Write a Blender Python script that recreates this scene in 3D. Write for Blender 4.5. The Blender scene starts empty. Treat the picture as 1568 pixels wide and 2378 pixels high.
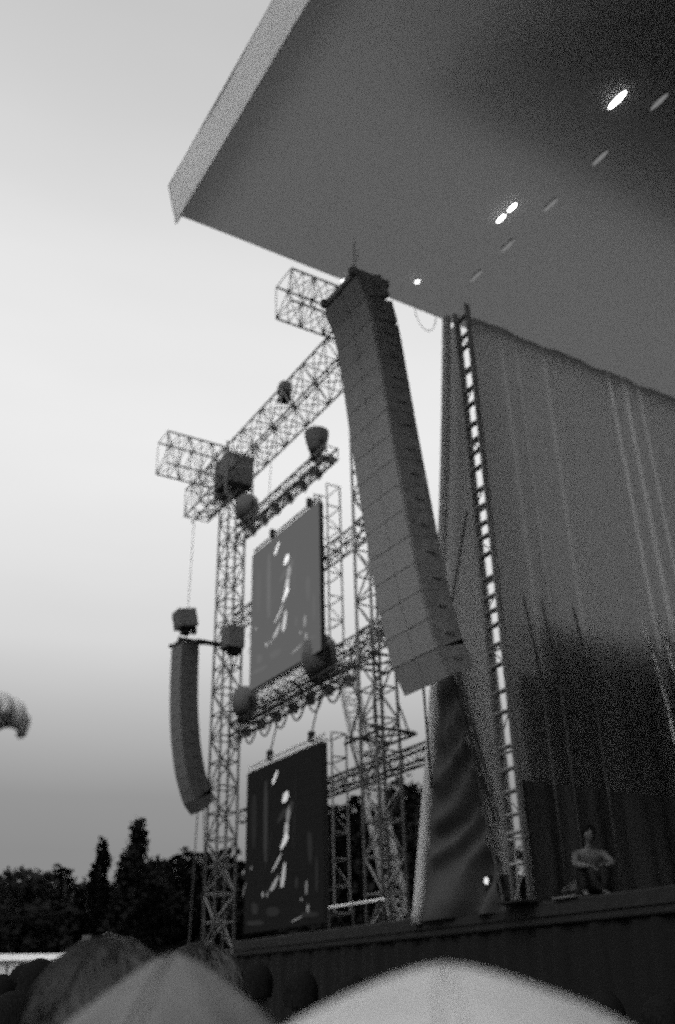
import bpy, bmesh, math, random
from mathutils import Vector, Matrix, noise
R_ = math.radians
random.seed(7)
S = bpy.context.scene
col = S.collection

# ------------------------------------------------------------------ camera
# world: X across the stage (towards its back), Y along the stage front, Z up, metres
EYE = Vector((0, 0, 1.55))
FPX = 2160.0                       # focal length for a picture 2378 units high
def _n(a): return Vector(a).normalized()
zc = _n((-101, 4164, -FPX)); yc = _n((-1469, -1156, -FPX)); yc = (yc - zc * yc.dot(zc)).normalized(); xc = yc.cross(zc)
ROT = Matrix((xc, yc, zc))
cam_d = bpy.data.cameras.new('camera'); cam = bpy.data.objects.new('camera', cam_d); col.objects.link(cam)
cam_d.sensor_fit = 'VERTICAL'; cam_d.sensor_height = 36; cam_d.lens = FPX / 2378 * 36
cam_d.clip_start = 0.05; cam_d.clip_end = 2000
cam.matrix_world = Matrix.Translation(EYE) @ ROT.to_4x4()
cam_d.dof.use_dof = True; cam_d.dof.focus_distance = 2.6; cam_d.dof.aperture_fstop = 2.6
S.camera = cam
def bearing(px, py, d):
    """point at horizontal distance d from the camera, in the direction of a picture position"""
    r = ROT @ Vector((px - 784, -(py - 1189), -FPX)); return EYE + r * (d / math.hypot(r.x, r.y))

# ------------------------------------------------------------------ sky, sun, exposure
W = bpy.data.worlds.new('World'); S.world = W; W.use_nodes = True
nt = W.node_tree; bg = nt.nodes['Background']
sky = nt.nodes.new('ShaderNodeTexSky'); sky.sky_type = 'NISHITA'; sky.sun_disc = False
SUN_EL, SUN_AZ = 45, 240           # behind and to the left of the camera
sky.sun_elevation = R_(SUN_EL); sky.sun_rotation = R_(SUN_AZ); sky.dust_density = 4; sky.air_density = 1.2
bw = nt.nodes.new('ShaderNodeRGBToBW'); nt.links.new(sky.outputs[0], bw.inputs[0])
flat = nt.nodes.new('ShaderNodeMix'); flat.data_type = 'FLOAT'; flat.inputs[0].default_value = 0.85  # cloud cover evens the sky out
nt.links.new(bw.outputs[0], flat.inputs[2]); flat.inputs[3].default_value = 4.2
tc = nt.nodes.new('ShaderNodeTexCoord'); sp = nt.nodes.new('ShaderNodeSeparateXYZ')
nt.links.new(tc.outputs['Generated'], sp.inputs[0])
rp = nt.nodes.new('ShaderNodeValToRGB'); nt.links.new(sp.outputs[2], rp.inputs[0])
stops = [(0, .26), (.13, .26), (.18, .30), (.25, .47), (.33, .68), (.41, .79), (.52, .86), (.66, .81), (.82, .60), (1, .55)]
cr = rp.color_ramp
while len(cr.elements) < len(stops): cr.elements.new(.5)
for e, (p, v) in zip(cr.elements, stops): e.position = p; e.color = (v, v, v, 1)
mp = nt.nodes.new('ShaderNodeMapping'); mp.inputs['Scale'].default_value = (1.2, 1.2, 5); nt.links.new(tc.outputs['Generated'], mp.inputs[0])
cl = nt.nodes.new('ShaderNodeTexNoise'); cl.inputs['Scale'].default_value = 1.6; cl.inputs['Detail'].default_value = 3; nt.links.new(mp.outputs[0], cl.inputs[0])
cm = nt.nodes.new('ShaderNodeMapRange'); cm.inputs[1].default_value = .3; cm.inputs[2].default_value = .7; cm.inputs[3].default_value = .97; cm.inputs[4].default_value = 1.03
nt.links.new(cl.outputs[0], cm.inputs[0])
m1 = nt.nodes.new('ShaderNodeMath'); m1.operation = 'MULTIPLY'; nt.links.new(rp.outputs[0], m1.inputs[0]); nt.links.new(flat.outputs[0], m1.inputs[1])
m2 = nt.nodes.new('ShaderNodeMath'); m2.operation = 'MULTIPLY'; nt.links.new(m1.outputs[0], m2.inputs[0]); nt.links.new(cm.outputs[0], m2.inputs[1])
nt.links.new(m2.outputs[0], bg.inputs[0]); bg.inputs[1].default_value = 0.15
sd = bpy.data.lights.new('sun', 'SUN'); sd.energy = 0.5; sd.angle = R_(25); sun = bpy.data.objects.new('sun', sd); col.objects.link(sun)
_d = Vector((math.sin(R_(SUN_AZ)) * math.cos(R_(SUN_EL)), math.cos(R_(SUN_AZ)) * math.cos(R_(SUN_EL)), math.sin(R_(SUN_EL))))
sun.rotation_euler = _d.to_track_quat('Z', 'Y').to_euler(); sun.location = _d * 60
S.view_settings.view_transform = 'Standard'; S.view_settings.look = 'None'; S.view_settings.gamma = 1; S.view_settings.exposure = 0.75
S.cycles.max_bounces = 6; S.cycles.use_adaptive_sampling = True; S.cycles.adaptive_threshold = .13; S.cycles.adaptive_min_samples = 14; S.cycles.use_denoising = False

# ------------------------------------------------------------------ materials (black and white film: greys only)
MATS = {}
def mat(name, g, rough=.7, metal=0, var=.15, scale=6, bump=0, trans=0, emit=0, spec=.3, stretch=None):
    if name in MATS: return MATS[name]
    m = bpy.data.materials.new(name); m.use_nodes = True; t = m.node_tree; b = t.nodes['Principled BSDF']
    b.inputs['Roughness'].default_value = rough; b.inputs['Metallic'].default_value = metal; b.inputs['Specular IOR Level'].default_value = spec
    tx = t.nodes.new('ShaderNodeTexCoord'); no = t.nodes.new('ShaderNodeTexNoise'); no.inputs['Scale'].default_value = scale; no.inputs['Detail'].default_value = 5
    if stretch:
        mm = t.nodes.new('ShaderNodeMapping'); mm.inputs['Scale'].default_value = stretch; t.links.new(tx.outputs['Object'], mm.inputs[0]); t.links.new(mm.outputs[0], no.inputs[0])
    else: t.links.new(tx.outputs['Object'], no.inputs[0])
    mr = t.nodes.new('ShaderNodeMapRange'); mr.inputs[1].default_value = .3; mr.inputs[2].default_value = .7
    mr.inputs[3].default_value = g * (1 - var); mr.inputs[4].default_value = g * (1 + var); t.links.new(no.outputs[0], mr.inputs[0])
    cb = t.nodes.new('ShaderNodeCombineColor'); [t.links.new(mr.outputs[0], cb.inputs[i]) for i in range(3)]
    t.links.new(cb.outputs[0], b.inputs['Base Color'])
    if bump:
        bp = t.nodes.new('ShaderNodeBump'); bp.inputs['Strength'].default_value = bump; bp.inputs['Distance'].default_value = .02
        t.links.new(no.outputs[0], bp.inputs['Height']); t.links.new(bp.outputs[0], b.inputs['Normal'])
    if emit:
        b.inputs['Emission Color'].default_value = (1, 1, 1, 1); b.inputs['Emission Strength'].default_value = emit
    if trans:
        o = t.nodes['Material Output']; tr = t.nodes.new('ShaderNodeBsdfTranslucent'); tr.inputs[0].default_value = (g, g, g, 1)
        mx = t.nodes.new('ShaderNodeMixShader'); mx.inputs[0].default_value = trans
        t.links.new(b.outputs[0], mx.inputs[1]); t.links.new(tr.outputs[0], mx.inputs[2]); t.links.new(mx.outputs[0], o.inputs[0])
    MATS[name] = m; return m
def glow(name, e):
    m = bpy.data.materials.new(name); m.use_nodes = True; b = m.node_tree.nodes['Principled BSDF']
    b.inputs['Base Color'].default_value = (.008, .008, .008, 1); b.inputs['Roughness'].default_value = .9; b.inputs['Specular IOR Level'].default_value = .05
    b.inputs['Emission Color'].default_value = (1, 1, 1, 1); b.inputs['Emission Strength'].default_value = e; return m
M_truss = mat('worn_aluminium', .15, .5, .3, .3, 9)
M_dtruss = mat('dark_aluminium', .04, .5, .3, .3, 9)  # lower rig's darker copy; its lack of lens haze is put into the colour
M_black = mat('black_steel', .015, .9, 0, .3, 12)
M_case = mat('speaker_case', .17, .85, 0, .2, 10)
M_side = mat('speaker_side', .09, .7, 0, .2, 10)
M_grille = mat('speaker_grille', .225, .85, 0, .12, 5, stretch=(3, 2, 14))
M_roof = mat('roof_membrane', .235, .8, 0, .06, .7, trans=.5)
M_fascia = mat('fascia_membrane', .72, .75, 0, .08, 1.2, trans=.35)
M_scrim = mat('grey_scrim', .45, .95, 0, .06, .8, trans=.88, spec=0, stretch=(6, 6, .5))
def thin_bands(m, x0, x1, base, peak, bands):
    # the cloth is thinner along its vertical seams and lets more daylight through there
    t = m.node_tree; tr = [n for n in t.nodes if n.type == 'BSDF_TRANSLUCENT'][0]
    tc_ = t.nodes.new('ShaderNodeTexCoord'); sx = t.nodes.new('ShaderNodeSeparateXYZ'); t.links.new(tc_.outputs['Object'], sx.inputs[0])
    mr = t.nodes.new('ShaderNodeMapRange'); mr.inputs[1].default_value = x0; mr.inputs[2].default_value = x1; t.links.new(sx.outputs[0], mr.inputs[0])
    rp_ = t.nodes.new('ShaderNodeValToRGB'); rp_.color_ramp.interpolation = 'EASE'; t.links.new(mr.outputs[0], rp_.inputs[0])
    st_ = [(0, base)]
    for c, w, g in bands: st_ += [((c - w - x0) / (x1 - x0), base), ((c - x0) / (x1 - x0), g), ((c + w - x0) / (x1 - x0), base)]
    e = rp_.color_ramp.elements
    while len(e) < len(st_): e.new(.5)
    for q, (p_, g) in zip(e, st_): q.position = p_; q.color = (g, g, g, 1)
    t.links.new(rp_.outputs[0], tr.inputs[0])
thin_bands(M_scrim, 7.8, 13, .345, .55, [(8.36, .04, .49), (8.68, .05, .47), (9.28, .06, .48), (10.74, .06, .6), (11.08, .09, .58), (11.5, .07, .56)])
M_shade_cloth = mat('shade_cloth', .03, .95, 0, .3, 1, stretch=(6, 6, .5))
M_col = mat('column_paint', .26, .6)
M_sail = mat('wind_sail', .42, .85, 0, .06, 1.5, trans=.35)
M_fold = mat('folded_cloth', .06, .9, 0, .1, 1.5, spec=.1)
M_edge = mat('sail_edge', .62, .6, 0, .06, 2, trans=.4)
M_deck = mat('stage_deck', .01, .7, 0, .3, 4)
M_skirt = mat('stage_skirt', .005, .95, 0, .3, 5, stretch=(6, 6, .5))
M_leaf = mat('leaves', .011, .8, 0, .5, 1.5, spec=.1)
M_bark = mat('bark', .06, .9, 0, .3, 9, .5)
M_ground = mat('trodden_grass', .05, .95, 0, .5, 2, .5)
M_canvas = mat('white_canvas', .75, .7, 0, .05, 3)
M_skin = mat('skin', .5, .6, 0, .06, 20)
M_shade_skin = mat('shaded_skin', .1, .8)  # darker copy of the skin, with the dim light put into the colour
M_hair = mat('dark_hair', .01, .9, 0, .7, 30, stretch=(8, 8, .6), spec=.03)
M_dark = mat('dark_cloth', .022, .9, 0, .3, 20)
M_mid = mat('grey_cloth', .12, .9, 0, .2, 20)
M_pale = mat('pale_cotton', .46, .9, 0, .07, 14, .25)
M_pale2 = mat('pale_fleece', .15, .95, 0, .1, 18, .3)
M_rope = mat('rope', .06, .9)
M_cord = mat('pale_cord', .9, .8, trans=.4)
M_lens = glow('lit_lens', 4.5); M_dim = glow('faint_lens', .12); M_smalllens = glow('small_lens', 1.4)
M_panel_hi = glow('hazed_screen', .066); M_panel_lo = glow('dim_screen', .002)  # upper panel's extra glow stands for the lens haze over it

# ------------------------------------------------------------------ mesh builder
class MB:
    def __init__(s): s.v = []; s.f = []
    def add(s, vs, fs):
        k = len(s.v); s.v += [tuple(v) for v in vs]; s.f += [tuple(i + k for i in f) for f in fs]; return s
    def box(s, c, d, rot=None):
        c = Vector(c); vs = []
        for x in (-.5, .5):
            for y in (-.5, .5):
                for z in (-.5, .5):
                    p = Vector((x * d[0], y * d[1], z * d[2])); p = rot @ p if rot else p; vs.append(c + p)
        return s.add(vs, [(0, 1, 3, 2), (4, 6, 7, 5), (0, 4, 5, 1), (2, 3, 7, 6), (0, 2, 6, 4), (1, 5, 7, 3)])
    def tube(s, a, b, r, n=6, r2=None):
        a = Vector(a); b = Vector(b); d = (b - a)
        if d.length < 1e-6: return s
        d.normalize(); u = d.orthogonal().normalized(); w = d.cross(u); r2 = r if r2 is None else r2
        vs = [a + (u * math.cos(t) + w * math.sin(t)) * r for t in [2 * math.pi * i / n for i in range(n)]]
        vs += [b + (u * math.cos(t) + w * math.sin(t)) * r2 for t in [2 * math.pi * i / n for i in range(n)]]
        return s.add(vs, [(i, (i + 1) % n, n + (i + 1) % n, n + i) for i in range(n)] + [tuple(range(n))[::-1], tuple(range(n, 2 * n))])
    def path(s, pts, r, n=6):
        for a, b in zip(pts, pts[1:]): s.tube(a, b, r, n)
        return s
    def sweep(s, rings):
        n = len(rings[0]); k0 = []
        for r in rings: k0 += list(r)
        fs = []
        for j in range(len(rings) - 1):
            for i in range(n): fs.append((j * n + i, j * n + (i + 1) % n, (j + 1) * n + (i + 1) % n, (j + 1) * n + i))
        fs.append(tuple(range(n))[::-1]); fs.append(tuple(range((len(rings) - 1) * n, len(rings) * n)))
        return s.add(k0, fs)
    def grid(s, fn, nu, nv):
        vs = [fn(i / nu, j / nv) for j in range(nv + 1) for i in range(nu + 1)]
        return s.add(vs, [(j * (nu + 1) + i, j * (nu + 1) + i + 1, (j + 1) * (nu + 1) + i + 1, (j + 1) * (nu + 1) + i) for j in range(nv) for i in range(nu)])
    def build(s, name, m, parent=None, smooth=False):
        me = bpy.data.meshes.new(name); me.from_pydata(s.v, [], s.f)
        for mm in (m if isinstance(m, (list, tuple)) else [m]): me.materials.append(mm)
        if smooth: me.polygons.foreach_set('use_smooth', [True] * len(me.polygons))
        me.update(); o = bpy.data.objects.new(name, me); col.objects.link(o)
        if parent: o.parent = parent
        return o
def tag(o, label=None, cat=None, group=None, kind=None):
    for k, v in (('label', label), ('category', cat), ('group', group), ('kind', kind)):
        if v: o[k] = v
    return o
def thing(name, label, cat, loc=(0, 0, 0), rz=0, group=None):
    o = bpy.data.objects.new(name, None); col.objects.link(o); o.location = loc; o.rotation_euler = (0, 0, rz); o.empty_display_size = .2
    return tag(o, label, cat, group)
def copy_tree(o, parent=None):
    c = o.copy(); col.objects.link(c); c.parent = parent
    for ch in [x for x in bpy.data.objects if x.parent == o]: copy_tree(ch, c)
    return c
def bevel(o, w=.01, seg=2):
    b = o.modifiers.new('bevel', 'BEVEL'); b.width = w; b.segments = seg; b.limit_method = 'ANGLE'; return o

def truss(name, label, cat, a, b, side, w, h, bays, rc=.03, rb=.016, m=M_truss, group=None, sides='wxyz', centre=None):
    """box truss: four chords and zigzag bracing, from a to b; side = direction of its width"""
    a = Vector(a); b = Vector(b); L = b - a; d = L.normalized(); s1 = Vector(side).normalized(); s2 = d.cross(s1).normalized()
    root = thing(name, label, cat, a, 0, group)
    cs = [s1 * (w / 2) + s2 * (h / 2), -s1 * (w / 2) + s2 * (h / 2), -s1 * (w / 2) - s2 * (h / 2), s1 * (w / 2) - s2 * (h / 2)]
    for c in cs: MB().tube(c, L + c, rc, 8).build('chord', m, root, True)
    mb = MB()
    for k in range(4):
        p, q = cs[k], cs[(k + 1) % 4]
        for i in range(bays):
            t0 = L * (i / bays); t1 = L * ((i + 1) / bays)
            if (i + k) % 2: mb.tube(p + t0, q + t1, rb, 5)
            else: mb.tube(q + t0, p + t1, rb, 5)
        for i in range(0, bays + 1, 1): mb.tube(p + L * (i / bays), q + L * (i / bays), rb, 5)
    mb.build('bracing', m, root)
    return root

# ------------------------------------------------------------------ ground
g = MB().grid(lambda i, j: (-500 + 1000 * i, -500 + 1000 * j, .0), 8, 8).build('ground', M_ground); g['kind'] = 'structure'

# ------------------------------------------------------------------ stage
ST = 2.4; LIP = 7.55; SIDE = 8.62; ROOF = 10.8
stage = thing('stage', 'huge dark festival stage deck with black skirt along its front', 'stage', (LIP, 0, 0))
bevel(MB().box((6.3, 3.5, ST - .12), (12.6, 25, .24)).build('deck', M_deck, stage), .02)
def skirt(i, j):
    y = -9 + 25 * i; return (.05 + .018 * math.sin(y * 9) + .015 * math.sin(y * 23 + 1), y, .02 + (ST - .27) * j)
MB().grid(skirt, 600, 4).build('skirt', M_skirt, stage, True)
for k in range(12): MB().box((.3, -8.5 + k * 2.2, 1.08), (.08, .08, 2.1)).build('support_post', M_black, stage)
MB().box((-.012, 3.5, ST - .1), (.02, 25, .1)).build('edge_trim', M_black, stage)

roof = thing('stage_roof', 'vast grey membrane stage roof seen from below with pale fascia', 'stage roof', (3.1, 0, ROOF))
def under(i, j):
    x = 19 * i; y = -12 + 20.9 * j
    return (x, y, .05 + .004 * math.sin(x * 2.1) + .003 * math.sin(y * 1.7))
MB().grid(under, 60, 40).build('membrane', M_roof, roof, True)
fb = MB()
fb.grid(lambda i, j: (0 - .14 * j - .01 * math.sin(i * 60), -12 + 21 * i, .62 * j), 120, 3)
fb.build('fascia', M_fascia, roof, True)
mb = MB()
mb.tube((0, -12, 0), (0, 9.0, 0), .012, 8).tube((-.14, -12, .63), (-.14, 9.0, .63), .012, 8).tube((0, 9.0, 0), (-.14, 9.02, .63), .012, 8)
mb.build('edge_tube', M_fascia, roof)
# unseen opaque skin added above the roof to darken the membrane towards the near side
MB().grid(lambda i, j: (.9 + 18.2 * i, 5.3 - 17.3 * j, 1.0 + 3.4 * math.sin(j * 1.5)), 20, 20).build('shading_skin', M_shade_cloth, roof, True)
MB().box((8.2, 8.75, 2.6), (.5, .03, 5.2)).build('narrow_shade_board', M_black, None); tag(bpy.data.objects['narrow_shade_board'], 'narrow unseen black board added outside the side drape to shade it beside the slim column', 'flat')  # unseen board, added to keep daylight off the drape beside the column
flats = thing('shade_boards', 'row of unseen black boards added outside the side drape to shade its lower part', 'flats')  # added out of view so that the drape's lower part falls dark
for k, (x, w, h) in enumerate(((8.25, 2.5, 6.1), (10.8, 2.3, 6.4), (13.15, 2.3, 6.0), (15.5, 2.3, 6.3), (17.85, 2.3, 6.1))):
    MB().box((x + w / 2, 9.06, h / 2), (w, .06, h)).box((x + w / 2, 9.34, .1), (w, .5, .18)).build('shade_board', M_black, flats)

def pleats(x0, x1, z0, z1, y, amp=.05, fr=11, ph=0):
    def fn(i, j):
        x = x0 + (x1 - x0) * i; z = z0 + (z1 - z0) * j
        a = amp * (1.1 - .5 * j)
        return (x, y + a * math.sin(x * fr + .7 * math.sin(x * 1.7) + ph) + a * .5 * math.sin(x * fr * 2.3 + 1), z)
    return fn
wall = MB().grid(pleats(7.80, 20, ST + .01, ROOF + .04, SIDE, .035, 5), 420, 12).build('side_drape', M_scrim, None, True)
tag(wall, 'tall grey side drape closing the stage, right of the slim column', 'drape')
bd = MB().grid(pleats(7.66, 20, ST + .01, 3.75, SIDE - .14, .045, 7), 420, 8).build('dark_foot_sheet', M_shade_cloth, None, True)  # black sheet put in for the darkness low on the side drape
tag(bd, 'low black sheet added for the darkness at the foot of the grey side drape', 'drape')
back = MB().grid(lambda i, j: (20 + .08 * math.sin(i * 160), -12 + 20.6 * i, ST + (ROOF - ST) * j), 300, 4).build('back_drape', M_scrim, None, True)
tag(back, 'grey back drape of the stage, behind everything at far right', 'drape')
back2 = MB().grid(lambda i, j: (4.5 + 15.5 * i, -12 + .08 * math.sin(i * 120), ST + (ROOF - ST) * j), 200, 4).build('side_drape', M_scrim, None, True)
tag(back2, 'grey drape closing the stage on its near side, out of frame', 'drape')

# slim column at the stage corner, daylight showing through its rungs
colm = thing('stage_column', 'slim ladder-like lattice column at the stage corner with daylight between rungs', 'column', (LIP, 8.53, ST))
HC = ROOF - ST
cs = [(-.02, .14), (.02, .14), (.02, -.14), (-.02, -.14)]
for c in cs: MB().tube((c[0], c[1], 0), (c[0], c[1], HC), .027, 8).build('chord', M_col, colm, True)
mb = MB(); zz = 0; k = 0
while zz < HC - .3:
    st = random.choice((.26, .34, .42, .2)); z2 = min(zz + st, HC)
    for q in range(4):
        p, r = cs[q], cs[(q + 1) % 4]
        if q == 3 and k % 3 == 0: mb.tube((p[0], p[1], zz if k % 2 else z2), (r[0], r[1], z2 if k % 2 else zz), .01, 5)
        mb.tube((p[0], p[1], z2), (r[0], r[1], z2), .022, 5)
    if k % 4 == 1: mb.tube((cs[0][0], cs[0][1], z2 - .07), (cs[3][0], cs[3][1], z2 - .07), .02, 5)
    zz = z2; k += 1
mb.build('bracing', M_col, colm)
MB().box((0, 0, .012), (.5, .5, .02)).build('base_plate', M_black, colm)

# the sail: triangular sheet between column and pale slanting edge
def sail_edge(t):      # t 0 bottom .. 1 top
    y = 10.47 + (8.78 - 10.47) * t; y -= .17 * math.sin(math.pi * t)
    return y, ST - .08 + (ROOF - ST + .08) * t
def sail(i, j):
    ye, z = sail_edge(j); yr = 8.73; ye += .26; y = yr + (ye - yr) * i
    w = (ye - yr)
    low = max(0, 1 - j * 1.9)
    # sagging arcs pulled towards a gather point up at the column side
    dy = y - 8.9; dz = z - 6.6
    rad = math.hypot(dy * 1.5, dz)
    arcs = math.sin(rad * 10 + 2.2 * math.sin(dy * 2 + z)) * .055 * low * min(1, i * 2.2 + .15)
    ang = math.atan2(dy, -dz + .4)
    fan = math.sin(ang * 46 + z) * .035 * max(0, min(1, (1.1 - abs(j - .42) * 2.0)))
    return (LIP + .14 + .012 * math.sin(j * 9 + i * 3) + .015 * math.sin(i * 7 + j * 4), y, z)
sl = thing('wind_sail', 'triangular grey cloth sail with sagging folds beside the stage corner column', 'sail', (0, 0, 0))
so = MB().grid(sail, 60, 200).build('cloth', M_sail, sl, True)
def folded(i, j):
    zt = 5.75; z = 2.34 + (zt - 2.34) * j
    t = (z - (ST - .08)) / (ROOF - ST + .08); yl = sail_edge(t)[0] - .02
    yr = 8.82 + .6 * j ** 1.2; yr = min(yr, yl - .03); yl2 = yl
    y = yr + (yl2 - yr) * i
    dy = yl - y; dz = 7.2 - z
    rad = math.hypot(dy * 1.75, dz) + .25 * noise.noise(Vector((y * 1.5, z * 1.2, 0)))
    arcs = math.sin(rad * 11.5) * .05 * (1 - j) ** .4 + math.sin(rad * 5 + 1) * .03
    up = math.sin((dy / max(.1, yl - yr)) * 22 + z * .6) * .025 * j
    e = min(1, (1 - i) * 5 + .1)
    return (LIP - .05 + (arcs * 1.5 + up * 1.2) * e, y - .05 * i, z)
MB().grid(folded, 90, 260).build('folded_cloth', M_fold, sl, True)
rings = []
for k in range(41):
    y, z = sail_edge(k / 40); c = Vector((LIP - .07, y + .02, z)); r = .078
    rings.append([c + Vector((math.cos(a) * r * .8, math.sin(a) * r, 0)) for a in [2 * math.pi * q / 10 for q in range(10)]])
MB().sweep(rings).build('edge_sleeve', M_edge, sl, True)
mb = MB(); p0 = Vector((LIP - .1, 9.35, 5.9))
for q in ((LIP - .1, 8.75, 2.45), (LIP - .1, 8.9, 4.0), (LIP - .1, 8.68, 3.3)): mb.tube(p0, q, .016)
mb.tube(p0, (LIP - .1, 8.72, 7.4), .014)
mb.build('guy_line', M_rope, sl)

# pale cords and cables hanging down in front of the drape
cords = [(10.42, 6.2, 'first long pale cord hanging down the drape near the right edge'), (10.75, 6.4, 'second pale cord, wider and beside the first, near the right edge'), (11.15, 6.5, 'third pale cord, rightmost of the three hanging near the right edge')]
for k, (x, zt, lb) in enumerate(cords):
    mb = MB().path([(x + .012 * q * (q - 8) / 8, 8.36 + .2 * (1 - q / 8) ** 4, zt - (zt - ST) * q / 8) for q in range(9)], (.022, .034, .026)[k], 6)
    tag(mb.build('rope', M_cord, None, True), lb, 'cord', 'pale cords hanging before the drape')
for x, lb in ((8.11, 'thin dim cable hanging just right of the slim column'), (8.42, 'thin dim cable hanging second right of the slim column'), (9.0, 'dim cable hanging midway between column and pale cords')):
    tag(MB().path([(x, 8.52, 6.2), (x + .02, 8.4, 5), (x, 8.4, ST)], .014, 6).build('cable', mat('dim_cable', .06), None, True), lb, 'cable', 'dim cables hanging before the drape')

# ------------------------------------------------------------------ ceiling lamps
def batten(x, y, lens, L, lb, r=.03):
    x *= 1.042; y *= 1.042; L *= 1.04; z = 10.79
    t = thing('ceiling_lamp', lb, 'lamp', (x, y, z), 0, 'lamps under the stage roof')
    bevel(MB().box((0, 0, .03), (.04, L * .8, .05)).build('housing', M_roof, t), .015)
    rings = []
    for k in range(9):
        s = -1 + k / 4; w = math.sqrt(max(.02, 1 - s * s)) * r
        rings.append([(math.cos(a) * w, s * L / 2, math.sin(a) * w * .6) for a in [2 * math.pi * q / 10 for q in range(10)]])
    MB().sweep(rings).build('lens', lens, t, True)
batten(6.55, 4.42, M_lens, .27, 'brightest ceiling lamp, highest in the picture at far right', .034)
batten(6.58, 6.26, M_lens, .16, 'bright ceiling lamp, upper half of the close pair', .028)
batten(6.58, 6.48, M_lens, .16, 'bright ceiling lamp, lower half of the close pair', .028)
for y, lb in ((4.2, 'faint ceiling lamp right beside the brightest lamp'), (5.12, 'faint ceiling lamp second below the brightest lamp'), (5.98, 'faint ceiling lamp level with the close bright pair'), (6.82, 'faint ceiling lamp just below the close bright pair'), (7.5, 'lowest of the faint ceiling lamps in the row')):
    batten(6.98, y, M_dim, .26, lb, .03)
batten(6.33, 8.0, M_smalllens, .09, 'tiny lit ceiling lamp above the gap between array and sail', .035)
batten(5.42, 8.5, M_smalllens, .09, 'tiny lit lamp at the roof edge beside the array top', .035)

# ------------------------------------------------------------------ line arrays
def array(name, label, path, ynear, yfar, depth, count, rope_to, top_to, group='line arrays', M_grille=M_grille, M_case=M_case):
    """path: (x, z) of the front face from top to bottom; box n gets its own pitch"""
    L = [0]
    for a, b in zip(path, path[1:]): L.append(L[-1] + math.hypot(b[0] - a[0], b[1] - a[1]))
    def at(s):
        for k in range(len(path) - 1):
            if s <= L[k + 1] + 1e-9:
                t = (s - L[k]) / (L[k + 1] - L[k]); return Vector((path[k][0] + (path[k + 1][0] - path[k][0]) * t, 0, path[k][1] + (path[k + 1][1] - path[k][1]) * t))
    root = thing(name, label, 'loudspeakers', (path[0][0], (ynear + yfar) / 2, path[-1][1]), 0, group); o0 = root.location.copy()
    w = yfar - ynear; st = L[-1] / count
    for k in range(count):
        a = at(k * st) - Vector((o0.x, 0, o0.z)); b = at((k + 1) * st - .002) - Vector((o0.x, 0, o0.z)); d = (b - a).normalized(); back = Vector((-d.z, 0, d.x))
        if back.x < 0: back = -back
        h = (b - a).length; mb = MB(); y0, y1 = -w / 2, w / 2
        ins = .012 * h
        ring = lambda y: [a + Vector((0, y, 0)), a + back * depth + d * ins + Vector((0, y, 0)), b + back * depth - d * ins + Vector((0, y, 0)), b + Vector((0, y, 0))]
        r0, r1 = ring(y0), ring(y1)
        mb.add(r0 + r1, [(0, 1, 2, 3), (7, 6, 5, 4), (0, 4, 5, 1), (1, 5, 6, 2), (2, 6, 7, 3), (3, 7, 4, 0)])
        bx = bevel(mb.build('speaker_box', M_case, root), .003)
        gm = MB(); f = -back
        for (ya, yb) in ((y0 + .03, y0 + w * .46), (y0 + w * .46 + .02, y1 - .03)):
            pa = [a + d * .012 * h + f * .012 + Vector((0, ya, 0)), a + d * .012 * h + f * .02 + Vector((0, yb, 0)), b - d * .012 * h + f * .02 + Vector((0, yb, 0)), b - d * .012 * h + f * .012 + Vector((0, ya, 0))]
            pb = [q + back * .03 for q in pa]
            gm.add(pa + pb, [(0, 3, 2, 1), (4, 5, 6, 7), (0, 1, 5, 4), (1, 2, 6, 5), (2, 3, 7, 6), (3, 0, 4, 7)])
        gm.build('grille', M_grille, bx)
        hd = MB().box(a + back * depth * .55 + d * h * .5 + Vector((0, y0 - .008, 0)), (.12, .014, .05)); hd.build('handle', M_case, bx)
    top = Vector((0, 0, path[0][1] - o0.z))
    mb = MB()
    for y in (-w * .42, w * .42): mb.box((depth * .55, y, top.z + .09), (depth * 1.5, .07, .1))
    for x in (.02, depth * .9): mb.box((x, 0, top.z + .09), (.08, w * .8, .09))
    mb.build('bumper_frame', M_case, root)
    mb = MB()
    for t in top_to: mb.tube((depth * .5, 0, top.z + .12), Vector(t) - o0, .016, 6)
    mb.build('chain', M_canvas, root)
    mb = MB(); e = at(L[-1]) - Vector((o0.x, 0, o0.z))
    for yy, t in rope_to: mb.tube(e + Vector((.1, yy, .05)), Vector(t) - o0, .015, 6)
    mb.build('tether', M_rope, root)
    return root
near_path = [(5.2, 9.9), (5.33, 9.62), (5.42, 9.2), (5.5, 8.5), (5.6, 7.65), (5.72, 6.75), (5.83, 5.95), (5.93, 5.4), (6.04, 4.95), (6.2, 4.62)]
array('line_array', 'big near line array of stacked loudspeakers hanging below the roof corner', near_path, 7.8, 8.68, .40, 16, [(.2, (7.45, 9.95, 3.9)), (-.35, (7.45, 8.75, 3.3))], [(5.5, 8.25, 10.75), (5.3, 8.0, 10.75)])
far_path = [(8.72, 9.95), (8.74, 9.0), (8.78, 8.2), (8.86, 7.5), (8.97, 6.9), (9.12, 6.35), (9.32, 5.9), (9.52, 5.68)]
array('line_array', 'smaller far line array hanging on a long chain left of the left tower', far_path, 22.2, 22.95, .48, 14, [(.2, (9.3, 22.3, 0.02)), (-.2, (9.9, 22.3, 0.02))], [(9.0, 22.5, 15.0)], M_grille=mat('dark_grille', .12, .85, 0, .12, 5), M_case=mat('dark_case', .06, .85))
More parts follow.
